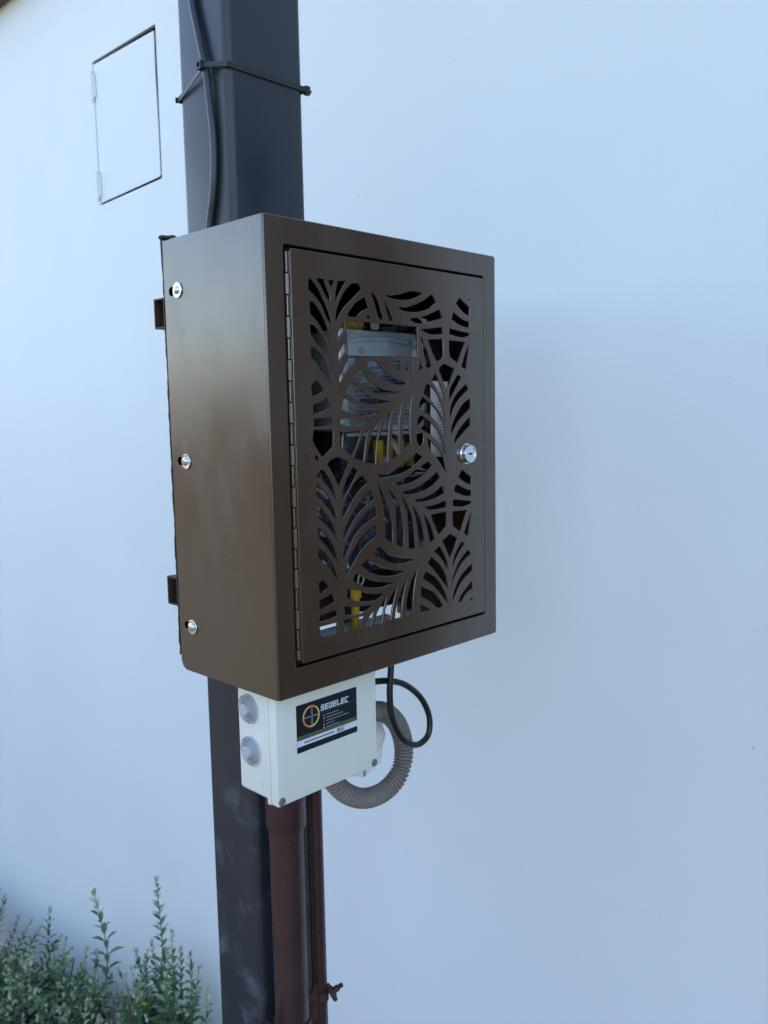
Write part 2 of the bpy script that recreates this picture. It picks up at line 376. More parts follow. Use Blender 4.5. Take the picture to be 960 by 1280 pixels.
cp = empty('conduit_pipe', (.2215, .2, GZ), 'thinner dark brown steel pipe right of the downpipe with a bolted clamp', 'pipe')
bm = bmesh.new(); lathe(bm, (.2225, .2, GZ), (0, 0, 1), [(0, .0128), (-GZ-.06, .0128)], 32); done('pipe_shaft', bm, M['pipe'], cp)
bm = bmesh.new()
lathe(bm, (.2225, .2, -.622), (0, 0, 1), [(0, .0129), (0, .0152), (.017, .0152), (.017, .0129)], 32)
c_ = Vector((.241, .187, -.612)); d_ = Vector((.78, -.42, .46)).normalized()
lathe(bm, c_-d_*.006, d_, [(0, 0), (0, .0150), (.0030, .0162), (.0060, .015), (.0060, 0)], 16)
done('clamp_ring', bm, M['rust'], cp)
bm = bmesh.new(); lathe(bm, c_-d_*.001, d_, [(0, 0), (0, .0095), (.003, .0095), (.0032, .0055), (.0115, .0055), (.0115, 0)], 6)
lathe(bm, c_-d_*.003, d_, [(0, .0035)]+[(.0115+.0011*k, .0042 if k % 2 else .0035) for k in range(10)]+[(.0225, 0)], 12)
done('bolt', bm, M['rust'], cp)

# cable down the post and the cable tie round both
bm = bmesh.new()
P = [(.1335, .336, 1.06), (.1335, .324, .985), (.133, .314, .948), (.1325, .301, .904), (.132, .292, .873), (.133, .287, .826), (.134, .283, .779), (.134, .284, .733), (.134, .291, .693), (.134, .302, .654), (.133, .309, .600), (.134, .309, .50), (.15, .26, .40)]
P = [(.1335, .352, 1.2), (.1335, .37, 1.6), (.1335, .36, 2.2)][::-1]+P
tube(bm, spline(P, 6), .0058, 14)
tag(done('post_cable', bm, M['cable']), 'dark blue grey sheathed cable hanging down the left face of the post into the cabinet', 'cable')
tie = empty('cable_tie', (.211, .3125, .87), 'black nylon cable tie strapped round the post and its cable above the cabinet', 'cable tie')
path = [(.1392, .382, .8565), (.1380, .368, .859), (.1300, .306, .8765), (.1262, .297, .8795), (.1252, .292, .880), (.1262, .286, .8795), (.132, .270, .8775), (.1385, .256, .8755), (.1405, .2495, .8745), (.1445, .2488, .874), (.20, .2485, .8735), (.275, .2485, .8735), (.2885, .2490, .8735), (.289, .262, .873), (.289, .371, .866), (.2875, .3825, .865), (.21, .3825, .860), (.142, .3825, .857)]
ps = spline(path, 5, True); bm = bmesh.new(); rings = []
for i, q in enumerate(ps):
    t = (ps[(i+1) % len(ps)]-ps[i-1]).normalized(); o_ = Vector((t.y, -t.x, 0)).normalized()
    if o_.dot(q-Vector((.211, .3125, q.z))) < 0: o_ = -o_
    rings.append([bm.verts.new(q+o_*a+Vector((0, 0, b))) for a, b in ((0, -.0038), (.0014, -.0038), (.0014, .0038), (0, .0038))])
for a, b in zip(rings, rings[1:]+rings[:1]):
    for k in range(4): bm.faces.new((a[k], a[(k+1) % 4], b[(k+1) % 4], b[k]))
done('strap', bm, M['tie'], tie)
for c, ln in (((.1235, .2935, .880), (.004, .0052, .0062)), ((.2935, .2505, .8735), (.0048, .0042, .0068))):
    bm = bmesh.new()
    if c[0] < .2:      # square collar, open towards the viewer
        lpO = rrect(-.0056, -.0062, .0056, .0062, .001, 2); lpI = rrect(-.0030, -.0032, .0030, .0032, .0006, 2)
        V = [[bm.verts.new((c[0]+dx, c[1]+y, c[2]+z)) for y, z in lp_] for dx in (-.0045, .004) for lp_ in (lpO, lpI)]
        m_ = len(lpO)
        for k in range(m_):
            j = (k+1) % m_
            bm.faces.new((V[0][k], V[0][j], V[2][j], V[2][k])); bm.faces.new((V[1][k], V[1][j], V[3][j], V[3][k])); bm.faces.new((V[0][k], V[0][j], V[1][j], V[1][k])); bm.faces.new((V[2][k], V[2][j], V[3][j], V[3][k]))
        bx(bm, (c[0]+.001, c[1]-.003, c[2]-.003), (c[0]+.0015, c[1]+.003, c[2]+.003))
    else:
        bx(bm, [c[i]-ln[i] for i in range(3)], [c[i]+ln[i] for i in range(3)], .0012)
        bx(bm, (c[0]+.004, c[1]-.0025, c[2]-.0022), (c[0]+.0085, c[1]+.0025, c[2]+.0018), .0008)
    done('tie_head', bm, M['tie'], tie)

# ------------------------------------------------------------------ meter cabinet
W, D, H = .453, .223, .600
cab = empty('meter_cabinet', (W/2, D/2, 0), 'bronze brown steel meter cabinet with laser cut palm leaf door', 'cabinet')
slots = []; SC = [(.1893, .5304), (.1868, .2996), (.1896, .0660)]
for y, z in SC:
    slots.append(rrect(y-.003, z-.0056, y+.0215, z+.0056, .0055, 6))
slots[1] = [(y+.001, z) for y, z in slots[1]]
side = [(D, .012), (D-.004, .004), (D-.012, 0), (.0026, 0), (.0026, H), (D, H)]
plate('side_panel', [side]+slots, YZ(.0010), .0020, M['bronze'], cab, bev=.0009)
plate('side_panel', [[(.0026, 0), (D, 0), (D, H), (.0026, H)]], YZ(W-.001), .0020, M['bronze'], cab, bev=.0009)
box('top_panel', (.0022, .0028, H-.0024), (W-.0022, D-.001, H-.0004), M['bronze'], cab, .0003)
box('floor_panel', (.0022, .0028, .0004), (W-.0022, D-.09, .0024), M['bronze'], cab, .0003)
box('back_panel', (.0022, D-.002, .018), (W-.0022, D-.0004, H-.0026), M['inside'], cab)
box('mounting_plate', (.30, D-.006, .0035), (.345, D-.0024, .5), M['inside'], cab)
plate('front_frame', [rrect(-.0002, -.0002, W+.0002, H+.0002, .0045, 5), rrect(.0300, .0370, .4235, .5672, .002, 3)], XZ(.0012), .0030, M['front'], cab, bev=.0014)
bm = bmesh.new()                           # folded return round the door opening
x0, x1, z0, z1 = .0296, .4239, .0366, .5676
for a, b in (((x0-.0014, .0026, z0), (x0, .02, z1)), ((x1, .0026, z0), (x1+.0014, .02, z1)), ((x0, .0026, z1), (x1, .02, z1+.0014)), ((x0, .0026, z0-.0014), (x1, .02, z0))): bx(bm, a, b)
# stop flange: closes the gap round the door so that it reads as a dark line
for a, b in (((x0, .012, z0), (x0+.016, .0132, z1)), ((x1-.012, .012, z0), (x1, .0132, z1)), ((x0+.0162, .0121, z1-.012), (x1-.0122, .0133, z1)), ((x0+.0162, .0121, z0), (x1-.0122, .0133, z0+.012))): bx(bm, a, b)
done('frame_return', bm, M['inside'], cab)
bm = bmesh.new()                           # lumpy black sealant squeezed out along the back edge
rnd = random.Random(3); N = 90
tube(bm, [(.0005+.0006*rnd.random(), D+.0018+.0006*math.sin(i*.37)+.0008*rnd.random(), .02+.583*i/N) for i in range(N+1)], .002, 8, rf=lambda i: .0010+.0009*rnd.random())
for q in ((.003, D+.002, .605, .0052), (.010, D+.003, .606, .0045), (.018, D+.002, .606, .0065), (.027, D+.001, .604, .0060), (.037, D, .602, .0045)):
    bmesh.ops.create_icosphere(bm, subdivisions=2, radius=q[3], matrix=Matrix.Translation(q[:3]) @ Matrix.Diagonal((1.3, .9, .75, 1)))
done('sealant', bm, M['black'], cab)
for y, z in SC:
    o = bpy.data.objects
    bm = bmesh.new(); lathe(bm, (-.0001, y-.0008, z), (-1, 0, 0), [(0, .0035), (0, .0102), (.0008, .0106), (.0015, .0104), (.0019, .0098), (.0016, .0050), (.0016, 0)], 32)
    ws = done('washer', bm, M['zinc'], cab)
    bm = bmesh.new(); lathe(bm, (-.0016, y+.0002, z+.0004), (-1, 0, 0), [(0, .0058), (.0012, .0056), (.0026, .0044), (.0033, .0026), (.0034, .0024), (.0022, .0016), (.0022, 0)], 24)
    bx(bm, (-.0052, y-.0028, z-.0002), (-.0049, y+.0030, z+.0009)); bx(bm, (-.0053, y-.0004, z-.0027), (-.0050, y+.0007, z+.0033))
    done('screw', bm, M['zinc'], cab)
    box('slot_shade', (.0040, y-.008, z-.010), (.0044, y+.028, z+.010), M['gap_shade'], cab)  # near-black sheet painting the shade behind each screw hole

# door: pierced leaf pattern
def parse(s):
    pts = []
    for tok in s.split():
        c = tok.endswith('c'); x, z = tok.rstrip('c').split(','); pts.append((float(x)/1e4, float(z)/1e4, c))
    n = len(pts); i0 = [i for i, q in enumerate(pts) if q[2]]
    out = []
    for a, b in zip(i0, i0[1:]+[i0[0]+n]):
        seg = [pts[i % n][:2] for i in range(a, b+1)]
        if len(seg) == 2: out.append(seg[0]); continue
        out += [(v.x, v.y) for v in spline([(x, z, 0) for x, z in seg], 4)[:-1]]
    return out
HOLES = """660,5297c 724,5267 828,5165 924,5012 1004,4855 1031,4746c 952,4827 864,4983 759,5092 654,5156c
792,5304c 918,5309c 957,5214 1005,5118 1015,5025c 936,5113 864,5218
986,5301c 1089,5311c 1042,5209c
1158,5307c 1296,5320c 1226,5225 1161,5131 1105,5026c 1115,5152
1415,5306c 1524,5309c 1577,5243c 1474,5157 1271,5000 1179,4892 1105,4780c 1109,4887 1166,5030 1278,5192
1639,5145c 1700,5006c 1578,4958 1465,4873c 1303,4875c 1378,4970 1490,5068
1641,4884c 1707,4914c 1734,4864c
1754,5226c 1810,5198 1902,5086 1983,4873c 1886,4867c 1851,4990 1798,5131
1999,5114c 2094,5021 2180,4872c 2100,4863c 2054,4991
665,5011c 723,5009 836,4906 948,4726 1026,4497c 926,4599 797,4767 676,4864c
662,4722c 729,4720 858,4596 972,4425 1025,4217c 918,4360 787,4480 675,4612c
668,4438c 735,4441 866,4333 954,4171 1022,3971c 924,4056 793,4211 672,4333c
1252,4795c 1248,4680c 1170,4612 1099,4494c 1126,4609 1182,4714
1256,4532c 1261,4410c 1178,4330 1113,4232c 1116,4328 1182,4446
1321,4335c 1476,4333c 1317,4205 1224,4099 1140,3989c 1152,4072 1227,4203
1297,4817c 2670,4812c 2661,4389c 1295,4370c
2040,5201c 2198,5214 2380,5252 2535,5299c 2786,5296c 2647,5219 2460,5173 2237,5166 2099,5182
2274,5054c 2478,5076 2752,5165 2991,5293c 3077,5190c 2900,5078 2664,5020 2415,5016
2516,4920c 2769,4957 2986,5028 3152,5089c 3217,4972c 2984,4914 2745,4865 2598,4877
2733,4784c 3215,4840c 3225,4745c 2980,4723 2839,4751
2891,4648c 3223,4667c 3219,4424 3083,4333c 2976,4488
2731,4675c 2783,4635 2888,4456 2965,4266c 2851,4242c 2811,4411 2771,4550
2688,4378c 2775,4233c 2646,4206c
3612,5293c 3847,5168c 3838,5041c 3691,5091 3529,5203c
3469,5075c 3666,4986 3844,4953c 3836,4866c 3618,4895 3422,4971c
3374,4837c 3570,4811 3842,4789c 3830,4747 3639,4716 3372,4750c
3364,4655c 3733,4650c 3551,4332c 3378,4415c 3358,4546
3833,4639c 3752,4240c 3645,4283c 3731,4471
3817,5288c 3851,5291c 3843,5270c 3817,5271c
2126,4320c 2307,4325c 2314,4187c 2204,4247
2378,4320c 2554,4318c 2551,4185c 2396,4196c
762,4035c 867,3910c 772,3865 679,3833c 659,3965
902,3821c 972,3699c 841,3649 679,3619c 683,3733c 794,3757
685,3550c 846,3566 994,3576c 1008,3473c 834,3451 681,3455c
680,3411c 1014,3408c 998,3188c 811,3054c 713,3181 658,3284
684,3086c 735,3077 750,3019c 699,3028
1223,3814c 1429,3735 1670,3666 1881,3630c 1687,3586 1499,3582 1316,3617 1165,3678c
1135,3568c 1350,3531 1665,3505c 1532,3461 1347,3439 1131,3470c
1129,3392c 1515,3385c 1451,3230 1343,3054c 1227,3106 1130,3176c
1673,3424c 1601,3251 1545,2964c 1379,3013c 1487,3215 1585,3346
1928,3568c 1855,3392 1800,3190 1773,2924c 1601,2947c 1656,3168 1758,3395
2149,3689c 2075,3511 2028,3250 2010,2939c 1842,2934c 1829,3188 1913,3377 1996,3540
1356,4017c 1473,3946 1694,3840 1885,3800 2091,3765c 1883,3732 1691,3727 1505,3774 1270,3873c 1291,3958
1441,4116 1517,4177 1591,4165 1700,4041 1890,3949 2125,3910 2306,3897c 2164,3862 1985,3861 1791,3888 1585,3980 1458,4064
1650,4259c 1708,4314 1822,4311 1974,4180 2210,4082 2413,4043 2537,4035c 2391,4001 2208,4006 1990,4058 1799,4150
2355,3799c 2289,3619 2249,3396 2254,3018c 2090,2956c 2096,3178 2133,3427 2218,3619
2588,3940c 2509,3729 2483,3503 2486,3177c 2328,3099c 2333,3310 2370,3562 2447,3743
2628,3351c 2756,3297 2753,3167 2683,3120c 2625,3215
3036,4174c 3123,4067c 2968,4072c
3149,4263c 3263,4310 3480,4242c 3302,3930c 3235,4032 3126,4219c
2978,4055c 3123,4053c 3199,3915 3253,3761c 3142,3871 3054,3979
2847,4028c 2944,3986 3097,3842 3206,3666 3255,3474c 3093,3653 2940,3784 2779,3877c
2767,3827c 2917,3741 3092,3609 3225,3416 3256,3222c 3111,3404 2936,3553 2677,3657c 2701,3756
2697,3585c 2869,3496 3043,3376 3209,3165 3263,2969c 3107,3154 2930,3277 2640,3408c 2652,3500
2842,3244c 2994,3143 3183,2973 3266,2700c 3147,2841 3036,2958 2893,3075c
3561,4162c 3643,4126c 3535,3991 3428,3857 3357,3761c 3371,3931 3466,4064
3749,4023c 3808,3948c 3603,3812 3460,3664 3364,3487c 3378,3665 3509,3857
3855,3812c 3853,3660c 3671,3541 3526,3424 3395,3248c 3409,3397 3529,3574 3673,3722
3852,3539c 3850,3401c 3691,3299 3571,3212 3451,3111c 3488,3230 3621,3376
1818,2770c 1976,2781 2178,2825 2428,2924 2621,3029c 2738,2965c 2640,2898 2467,2808 2258,2749 2014,2723 1875,2729
2102,2626c 2318,2660 2594,2786 2857,2894c 2944,2831c 2810,2729 2569,2629 2337,2588 2131,2592
2293,2484c 2589,2526 2851,2624 3054,2728c 3120,2642c 2938,2529 2695,2460 2459,2442
2553,2355c 2780,2372 3004,2436 3175,2519c 3219,2404c 3024,2345 2779,2314 2627,2320
2767,2234c 3000,2243 3252,2288c 3255,2187c 3067,2177 2887,2182
2908,2103c 3088,2115 3267,2113c 3257,1902c 3082,1785c 2972,1962
3636,2731c 3865,2593c 3851,2485c 3705,2534 3550,2622c
3513,2517c 3680,2444 3855,2392c 3854,2310c 3679,2329 3452,2408c 3465,2475
3415,2289c 3861,2228c 3823,2184 3628,2163 3414,2190c
3401,2108c 3749,2098c 3587,1781c 3409,1885c
3859,2072c 3768,1690c 3671,1748c 3771,1925
2743,2141c 2840,2035 2926,1892 2991,1735c 2878,1697c 2837,1873
2498,2288c 2602,2176 2707,1990 2777,1649c 2656,1657c 2618,1897 2569,2121
2281,2435c 2413,2281 2514,2069 2559,1647c 2420,1665c 2415,1920 2389,2168
1795,2675c 1946,2435 2041,2230 2086,2027 2074,1787c 1941,1874c 1938,2114 1904,2355
2010,2563c 2168,2416 2266,2237 2311,1931 2305,1694c 2171,1746c 2168,2019 2144,2305 2067,2467
894,2959c 957,3014 1081,3047c 1277,2971c 1086,2652c 1019,2776 952,2885
797,2907c 897,2810 997,2646 1043,2451c 976,2569 842,2723 700,2829c
705,2726c 855,2592 988,2383 1048,2179c 933,2336 799,2479 690,2566c
695,2462c 862,2303 996,2104 1052,1925c 941,2071 823,2189 697,2293c
702,2176c 886,1998 1003,1810 1046,1641c 931,1780 813,1927 696,2033c
708,1875c 860,1763 978,1586 1035,1410c 923,1541 804,1664 695,1771c
1348,2901c 1438,2842c 1284,2638 1124,2451c 1156,2594 1233,2748
1520,2769c 1622,2674c 1468,2583 1276,2397 1133,2203c 1148,2355 1263,2559 1416,2722
1667,2568c 1740,2438c 1536,2333 1344,2188 1133,1915c 1175,2085 1290,2248 1463,2435
1757,2340c 1772,2193c 1606,2134 1375,1995 1239,1807 1133,1659c 1167,1857 1321,2055 1533,2237
1774,2068c 1770,1922c 1617,1856 1442,1740 1287,1569 1157,1425c 1185,1557 1254,1697 1447,1918 1622,2022
1690,1701c 1769,1747 1878,1747 2005,1632 2228,1552 2534,1489c 2352,1470 2144,1477 1923,1565 1766,1642
1455,1566c 1600,1620c 1763,1516 1979,1422 2318,1351c 2140,1319 1917,1338 1701,1406 1548,1491
1358,1463c 1507,1386 1698,1301 1914,1246 2096,1218c 1893,1192 1695,1203 1503,1254 1299,1362c
1203,1268c 1425,1204 1615,1131 1890,1089c 1729,1027 1516,1043 1327,1089 1181,1155c
1131,1040c 1343,996 1669,967c 1531,907 1340,886 1137,930c
1116,852c 1500,842c 1390,674c 1119,679c
1686,893c 1654,786 1611,673c 1495,677c 1566,774
1939,1049c 1884,872 1828,667c 1670,669c 1743,826 1846,950
2167,1163c 2090,966 2011,690c 1899,697c 1925,879 2051,1045
2400,1266c 2311,1075 2253,865 2228,686c 2103,687c 2150,883 2259,1083 2335,1188
2595,1340c 2525,1114 2488,898 2479,699c 2333,681c 2360,920 2451,1170
691,1423c 765,1464c 866,1349c 703,1282c
700,1203c 922,1253c 962,1138c 695,1071c
693,991c 976,1020c 1001,941c 830,912 690,912c
687,845c 997,847c 983,686c 708,694c
3161,1692c 3337,1771c 3513,1689c 3427,1530 3331,1396c 3262,1520
2965,1558c 3102,1616c 3192,1483 3271,1335 3281,1218c 3145,1413
2827,1397c 2918,1482c 3097,1329 3233,1141 3288,932c 3139,1094 2982,1254
2712,1182c 2781,1291c 3002,1145 3183,933 3284,700c 3112,883 2933,1050
2666,1062c 2908,963 3065,815 3151,692c 3040,681c 2883,800 2663,928c
2649,803c 2880,687c 2647,691c
3621,1622c 3681,1576c 3521,1425 3387,1211c 3425,1391 3523,1533
3765,1479c 3839,1406c 3616,1287 3469,1121 3371,934c 3409,1114 3544,1313
3867,1252c 3873,1140c 3637,1017 3489,852 3391,697c 3417,864 3589,1087
3871,981c 3870,854c 3707,785 3608,691 3523,682c 3609,801
3876,717c 3868,670c 3793,675c"""
door = pierced('door', rrect(.0372, .0422, .4180, .5628, .003, 4), [parse(s) for s in HOLES.split('\n')], -.0042, -.0020, M['front'], cab)
bm = bmesh.new()
for a, b in (((.0372, -.0015, .0452), (.0386, .0105, .5598)), ((.4166, -.0015, .0452), (.4180, .0105, .5598)), ((.0402, -.0015, .5614), (.415, .0105, .5628)), ((.0402, -.0015, .0422), (.415, .0105, .0436))): bx(bm, a, b, .0003, 1)
done('door_fold', bm, M['front'], door)
LX = .3745
bm = bmesh.new(); lathe(bm, (LX, -.0042, .2965), (0, -1, 0), [(0, .0150), (.0008, .0160), (.0014, .0156), (.0018, .0142), (.0072, .0140), (.0088, .0132), (.0088, .0112), (.0080, .0104), (.0080, 0)], 48)
lk = done('lock', bm, M['chrome'], door)
bm = bmesh.new(); bx(bm, (LX-.0042, -.0126, .2953), (LX+.0042, -.0121, .2979)); done('keyhole', bm, M['gap_shade'], door)
z = .5585; k = 0
while z > .050:                            # piano hinge: alternate knuckles
    h = min(.0262, z-.046)
    bm = bmesh.new(); r = .0031 if k % 2 else .0023
    tube(bm, [(.0340+(.0003 if k % 2 else 0), -.0006, z), (.0340+(.0003 if k % 2 else 0), -.0006, z-h+.0018)], r, 12); done('hinge_knuckle', bm, M['front'], cab)
    z -= h; k += 1

# ------------------------------------------------------------------ inside the cabinet
em = empty('electricity_meter', (.28, .14, .28), 'grey electricity meter behind the window cut in the leaf door', 'meter')
bm = bmesh.new(); bx(bm, (.178, .055, .335), (.332, .16, .480), .006, 3); done('meter_body', bm, M['meter'], em)
bm = bmesh.new(); bx(bm, (.176, .062, .275), (.334, .16, .332), .004, 3); done('terminal_block', bm, M['meterdark'], em)
plate('face_plate', [rrect(.184, .343, .326, .475, .006, 4)], XZ(.0535), .001, M['label'], em, bev=.0002)
X = XZ(.0528)
def ink(name, loops, mm, y=.0526, t=.0003): return plate(name, loops, XZ(y), t, mm, em, bev=.00005)
arc = lambda x0, x1, z, s: [(x0+(x1-x0)*i/14, z+s*(1-((i-7)/7)**2)) for i in range(15)]
a1 = arc(.189, .322, .466, .006); ink('printed_line', [a1+[(x, z-.0009) for x, z in a1[::-1]]], M['ink'])
a1 = arc(.192, .319, .459, .006); ink('printed_line', [a1+[(x, z-.0007) for x, z in a1[::-1]]], M['ink'])
ink('printed_line', [rrect(.196, .4355, .302, .4372)], M['ink'])
ink('printed_logo', [[(.204, .450), (.210, .455), (.216, .450), (.210, .445)], [(.2065, .450), (.210, .4525), (.2135, .450), (.210, .4475)]], M['ink'])
rnd = random.Random(5)
for i in range(15):
    z = .4300-.0056*i; x = .196
    while x < .312:
        l = .003+.013*rnd.random()
        if x+l > .317: break
        if rnd.random() < .72: ink('printed_mark', [rrect(x, z, x+l, z+.0018+.0016*(i % 3 == 1))], M['ink'])
        x += l+.0025
ink('printed_panel', [rrect(.204, .372, .282, .382)], M['ink'], y=.0522)
box('display', (.244, .051, .392), (.300, .0532, .406), M['meterdark'], em, .001)
for i in range(4):
    bm = bmesh.new(); bx(bm, (.236+.022*i, .050, .277+.003*(i % 2)), (.250+.022*i, .0615, .322-.006*(i % 2)), .003, 2); done('terminal_cap', bm, M['yellow'] if i % 2 == 0 else M['brass'], em)
bm = bmesh.new(); bx(bm, (.176, .049, .3285), (.334, .0545, .3335), .0015); done('ledge', bm, M['meter'], em)
# clear moulded cover with a rounded top
bm = bmesh.new(); fr = []
for (y, g) in ((.120, 0), (.042, 0), (.036, .003), (.033, .010)):
    lp = rrect(.148+g, .262+g, .368-g, .510-g, .030-min(g, .02), 7); fr.append([bm.verts.new((x, y, z)) for x, z in lp])
for a, b in zip(fr, fr[1:]):
    for k in range(len(a)): bm.faces.new((a[k], a[(k+1) % len(a)], b[(k+1) % len(a)], b[k]))
bm.faces.new(fr[-1]); done('clear_cover', bm, M['clear'], em, 40)
# brass coupling and tag above the meter
bm = bmesh.new(); lathe(bm, (.196, .08, .489), (1, 0, 0), [(0, 0), (0, .009), (.012, .009), (.012, .007), (.03, .007), (.03, .010), (.036, .010), (.036, 0)], 8)
tag(done('brass_fitting', bm, M['brass']), 'yellow brass coupling just above the grey meter inside the cabinet', 'fitting')
tag(plate('hanging_tag', [rrect(.233, .481, .250, .500, .003, 3)], XZ(.056), .0008, M['paper'], None, bev=.0002), 'small pale tag hanging beside the brass fitting above the meter', 'tag')
tag(plate('paper_slip', [[(.3310, .2935), (.3680, .2915), (.3715, .4070), (.3320, .4078)]], XZ(.030), .0012, M['paper'], None, bev=.0002), 'white printed paper slip standing right of the meter inside the cabinet', 'paper slip')
slip = [o for o in C.objects if o.name == 'paper_slip'][0]
for i in range(22):
    z = .398-.0044*i; plate('fine_print', [rrect(.345+.004*rnd.random(), z, .358+.008*rnd.random(), z+.0012)], XZ(.0290), .0003, M['ink'], slip, bev=.00005)
# crumpled clear film stuffed below the meter
from mathutils import noise as NZ
bm = bmesh.new(); G = 64; V = []
for j in range(G+1):
    row = []
    for i in range(G+1):
        u, v = i/G, j/G
        x = .120+.265*u+.006*math.sin(v*9); z = .125+.155*v
        q = Vector((x*16+z*9, z*10-x*6, 3.1)); d = 0; a = .010
        for o_ in range(3): d += a*abs(NZ.noise(q)); q = q*2.07+Vector((5.2, 1.3, .7)); a *= .55
        row.append(bm.verts.new((x-.008, .044+1.6*d+.012*(2*u-1)**2+.02*(v < .03), z)))
    V.append(row)
for j in range(G):
    for i in range(G): bm.faces.new((V[j][i], V[j][i+1], V[j+1][i+1], V[j+1][i]))
tag(done('plastic_film', bm, M['film'], None, 180), 'crumpled dark glossy plastic film filling the cabinet below the meter', 'film')
box_b = empty('breaker_box', (.27, .17, .13), 'dark breaker enclosure deep in the cabinet behind the crumpled film', 'breaker box')
box('breaker_housing', (.13, .12, .14), (.37, .2, .262), M['meterdark'], box_b, .004)
for i in range(6): box('breaker_switch', (.17+.03*i, .112, .185), (.188+.03*i, .1198, .215), M['meter'] if i == 2 else M['black'], box_b, .002)
bm = bmesh.new(); tube(bm, spline([(.214, .088, .004), (.2135, .083, .04), (.2130, .08, .08), (.2135, .08, .102)], 6), .0062, 12)
tube(bm, [(.2135, .08, .088), (.2140, .08, .108)], .0092, 12)
tag(done('earth_wire', bm, M['yellow']), 'thick yellow wire rising from the cabinet floor at the lower left of the door', 'wire')
bm = bmesh.new(); tube(bm, spline([(.222, .078, .104), (.228, .077, .112), (.226, .077, .121), (.218, .077, .119), (.217, .078, .109), (.213, .08, .100), (.219, .079, .098)], 6), .0014, 8)
tag(done('twist_tie', bm, M['paper']), 'thin white loop of string tied at the top of the yellow wire', 'string')
bm = bmesh.new(); lathe(bm, (.145, .10, .028), (1, .06, 0), [(0, 0), (0, .016), (.12, .016), (.12, .013), (.165, .013), (.165, 0)], 28)
tag(done('pvc_elbow', bm, M['pvc']), 'short white plastic pipe lying on the cabinet floor at the lower left', 'pipe')
bm = bmesh.new(); tube(bm, spline([(.43, .19, -.01), (.405, .16, .012), (.37, .12, .045), (.335, .11, .10), (.33, .12, .15)], 6), .007, 12)
tag(done('inner_cable', bm, M['black']), 'black cable crossing the open foot of the cabinet behind the door', 'cable')

# ------------------------------------------------------------------ junction box under the cabinet
jb = empty('junction_box', (.11, .07, -.155), 'pale grey plastic junction box with a dark company sticker, fixed under the cabinet', 'junction box')
bm = bmesh.new(); bx(bm, (.0190, .052, -.1545), (.2010, .118, -.004), .006, 3); done('box_body', bm, M['grey_plastic'], jb)
bm = bmesh.new(); bx(bm, (.0162, .0465, -.1590), (.2038, .0545, -.0025), .0035, 3); done('box_rim', bm, M['grey_plastic'], jb)
bm = bmesh.new(); bx(bm, (.0165, .0300, -.1570), (.2035, .0455, -.003), .0030, 3); done('lid', bm, M['grey_plastic'], jb)
for x in (.0235, .1965):
    for z in (-.1500,):
        bm = bmesh.new(); lathe(bm, (x, .0302, z), (0, -1, 0), [(0, .0058), (.0008, .0056), (.0012, .0048), (.0012, 0)], 24)
        done('lid_screw', bm, M['screwgrey'], jb)
for y, z in ((.0905, -.0345), (.0885, -.0935)):
    bm = bmesh.new(); prof = [(0, .0205), (.0026, .0205)]
    for k, r in enumerate((.0205, .0176, .0147, .0118)):
        hh = .0030+.0010*k; prof += [(hh, r-.0002), (hh, r-.0014), (hh-.0032, r-.0016), (hh-.0032, r-.0028)]
    prof += [(.0060, .0087), (.0098, .0080), (.0106, .0070), (.0106, 0)]
    lathe(bm, (.0189, y, z), (-1, 0, 0), prof, 40); done('grommet', bm, M['grommet'], jb)
# sticker: flat print laid on the lid
M['st_dark'] = mat('sticker_navy', (.010, .014, .024), .35); M['st_white'] = mat('sticker_white', (.72, .76, .84), .4)
M['st_olive'] = mat('sticker_olive', (.10, .105, .075), .4); M['st_yellow'] = mat('sticker_yellow', (.72, .55, .16), .4)
M['st_orange'] = mat('sticker_orange', (.70, .25, .08), .4); M['st_green'] = mat('sticker_green', (.22, .42, .25), .4)
M['st_red'] = mat('sticker_red', (.45, .08, .07), .4); M['st_grey'] = mat('sticker_grey', (.30, .30, .34), .4); M['st_teal'] = mat('sticker_teal', (.05, .13, .13), .4)
SY = .0299
st = plate('sticker', [rrect(.0515, -.0925, .1630, -.0262)], XZ(SY-.00015), .0003, M['st_dark'], jb, bev=.00005)
def sp(name, loops, mm, k=1): return plate(name, loops, XZ(SY-.00030-.00016*k), .00028, mm, st, bev=.00004)
sp('printed_band', [rrect(.0516, -.0840, .1629, -.0755)], M['st_white']); sp('printed_band', [rrect(.0516, -.0754, .1629, -.0695)], M['st_olive'])
sp('print_tab', [rrect(.1631, -.0788, .1688, -.0660)], M['st_white'], 0)
def ring(cx, cz, r0, r1, a0, a1, n=24):
    o = [(cx+r1*math.cos(R(a0+(a1-a0)*i/n)), cz+r1*math.sin(R(a0+(a1-a0)*i/n))) for i in range(n+1)]
    return o+[(cx+r0*math.cos(R(a1-(a1-a0)*i/n)), cz+r0*math.sin(R(a1-(a1-a0)*i/n))) for i in range(n+1)]
cx, cz = .0775, -.0465
for a0, a1, mm in ((95, 180, 'st_yellow'), (180, 262, 'st_orange'), (262, 360, 'st_yellow'), (0, 55, 'st_yellow'), (55, 95, 'st_orange')):
    sp('logo_ring', [ring(cx, cz, .0128, .0152, a0+.3, a1-.3)], M[mm])
for q, mm in (((cx-.0010, cz-.0126, cx+.0010, cz+.0126), 'st_teal'), ((cx-.0126, cz-.0008, cx-.0012, cz+.0006), 'st_grey'), ((cx+.0012, cz-.0008, cx+.0126, cz+.0006), 'st_grey'), ((cx+.0016, cz-.0120, cx+.0021, cz+.0120), 'st_yellow')):
    sp('logo_cross', [rrect(*q)], M[mm])
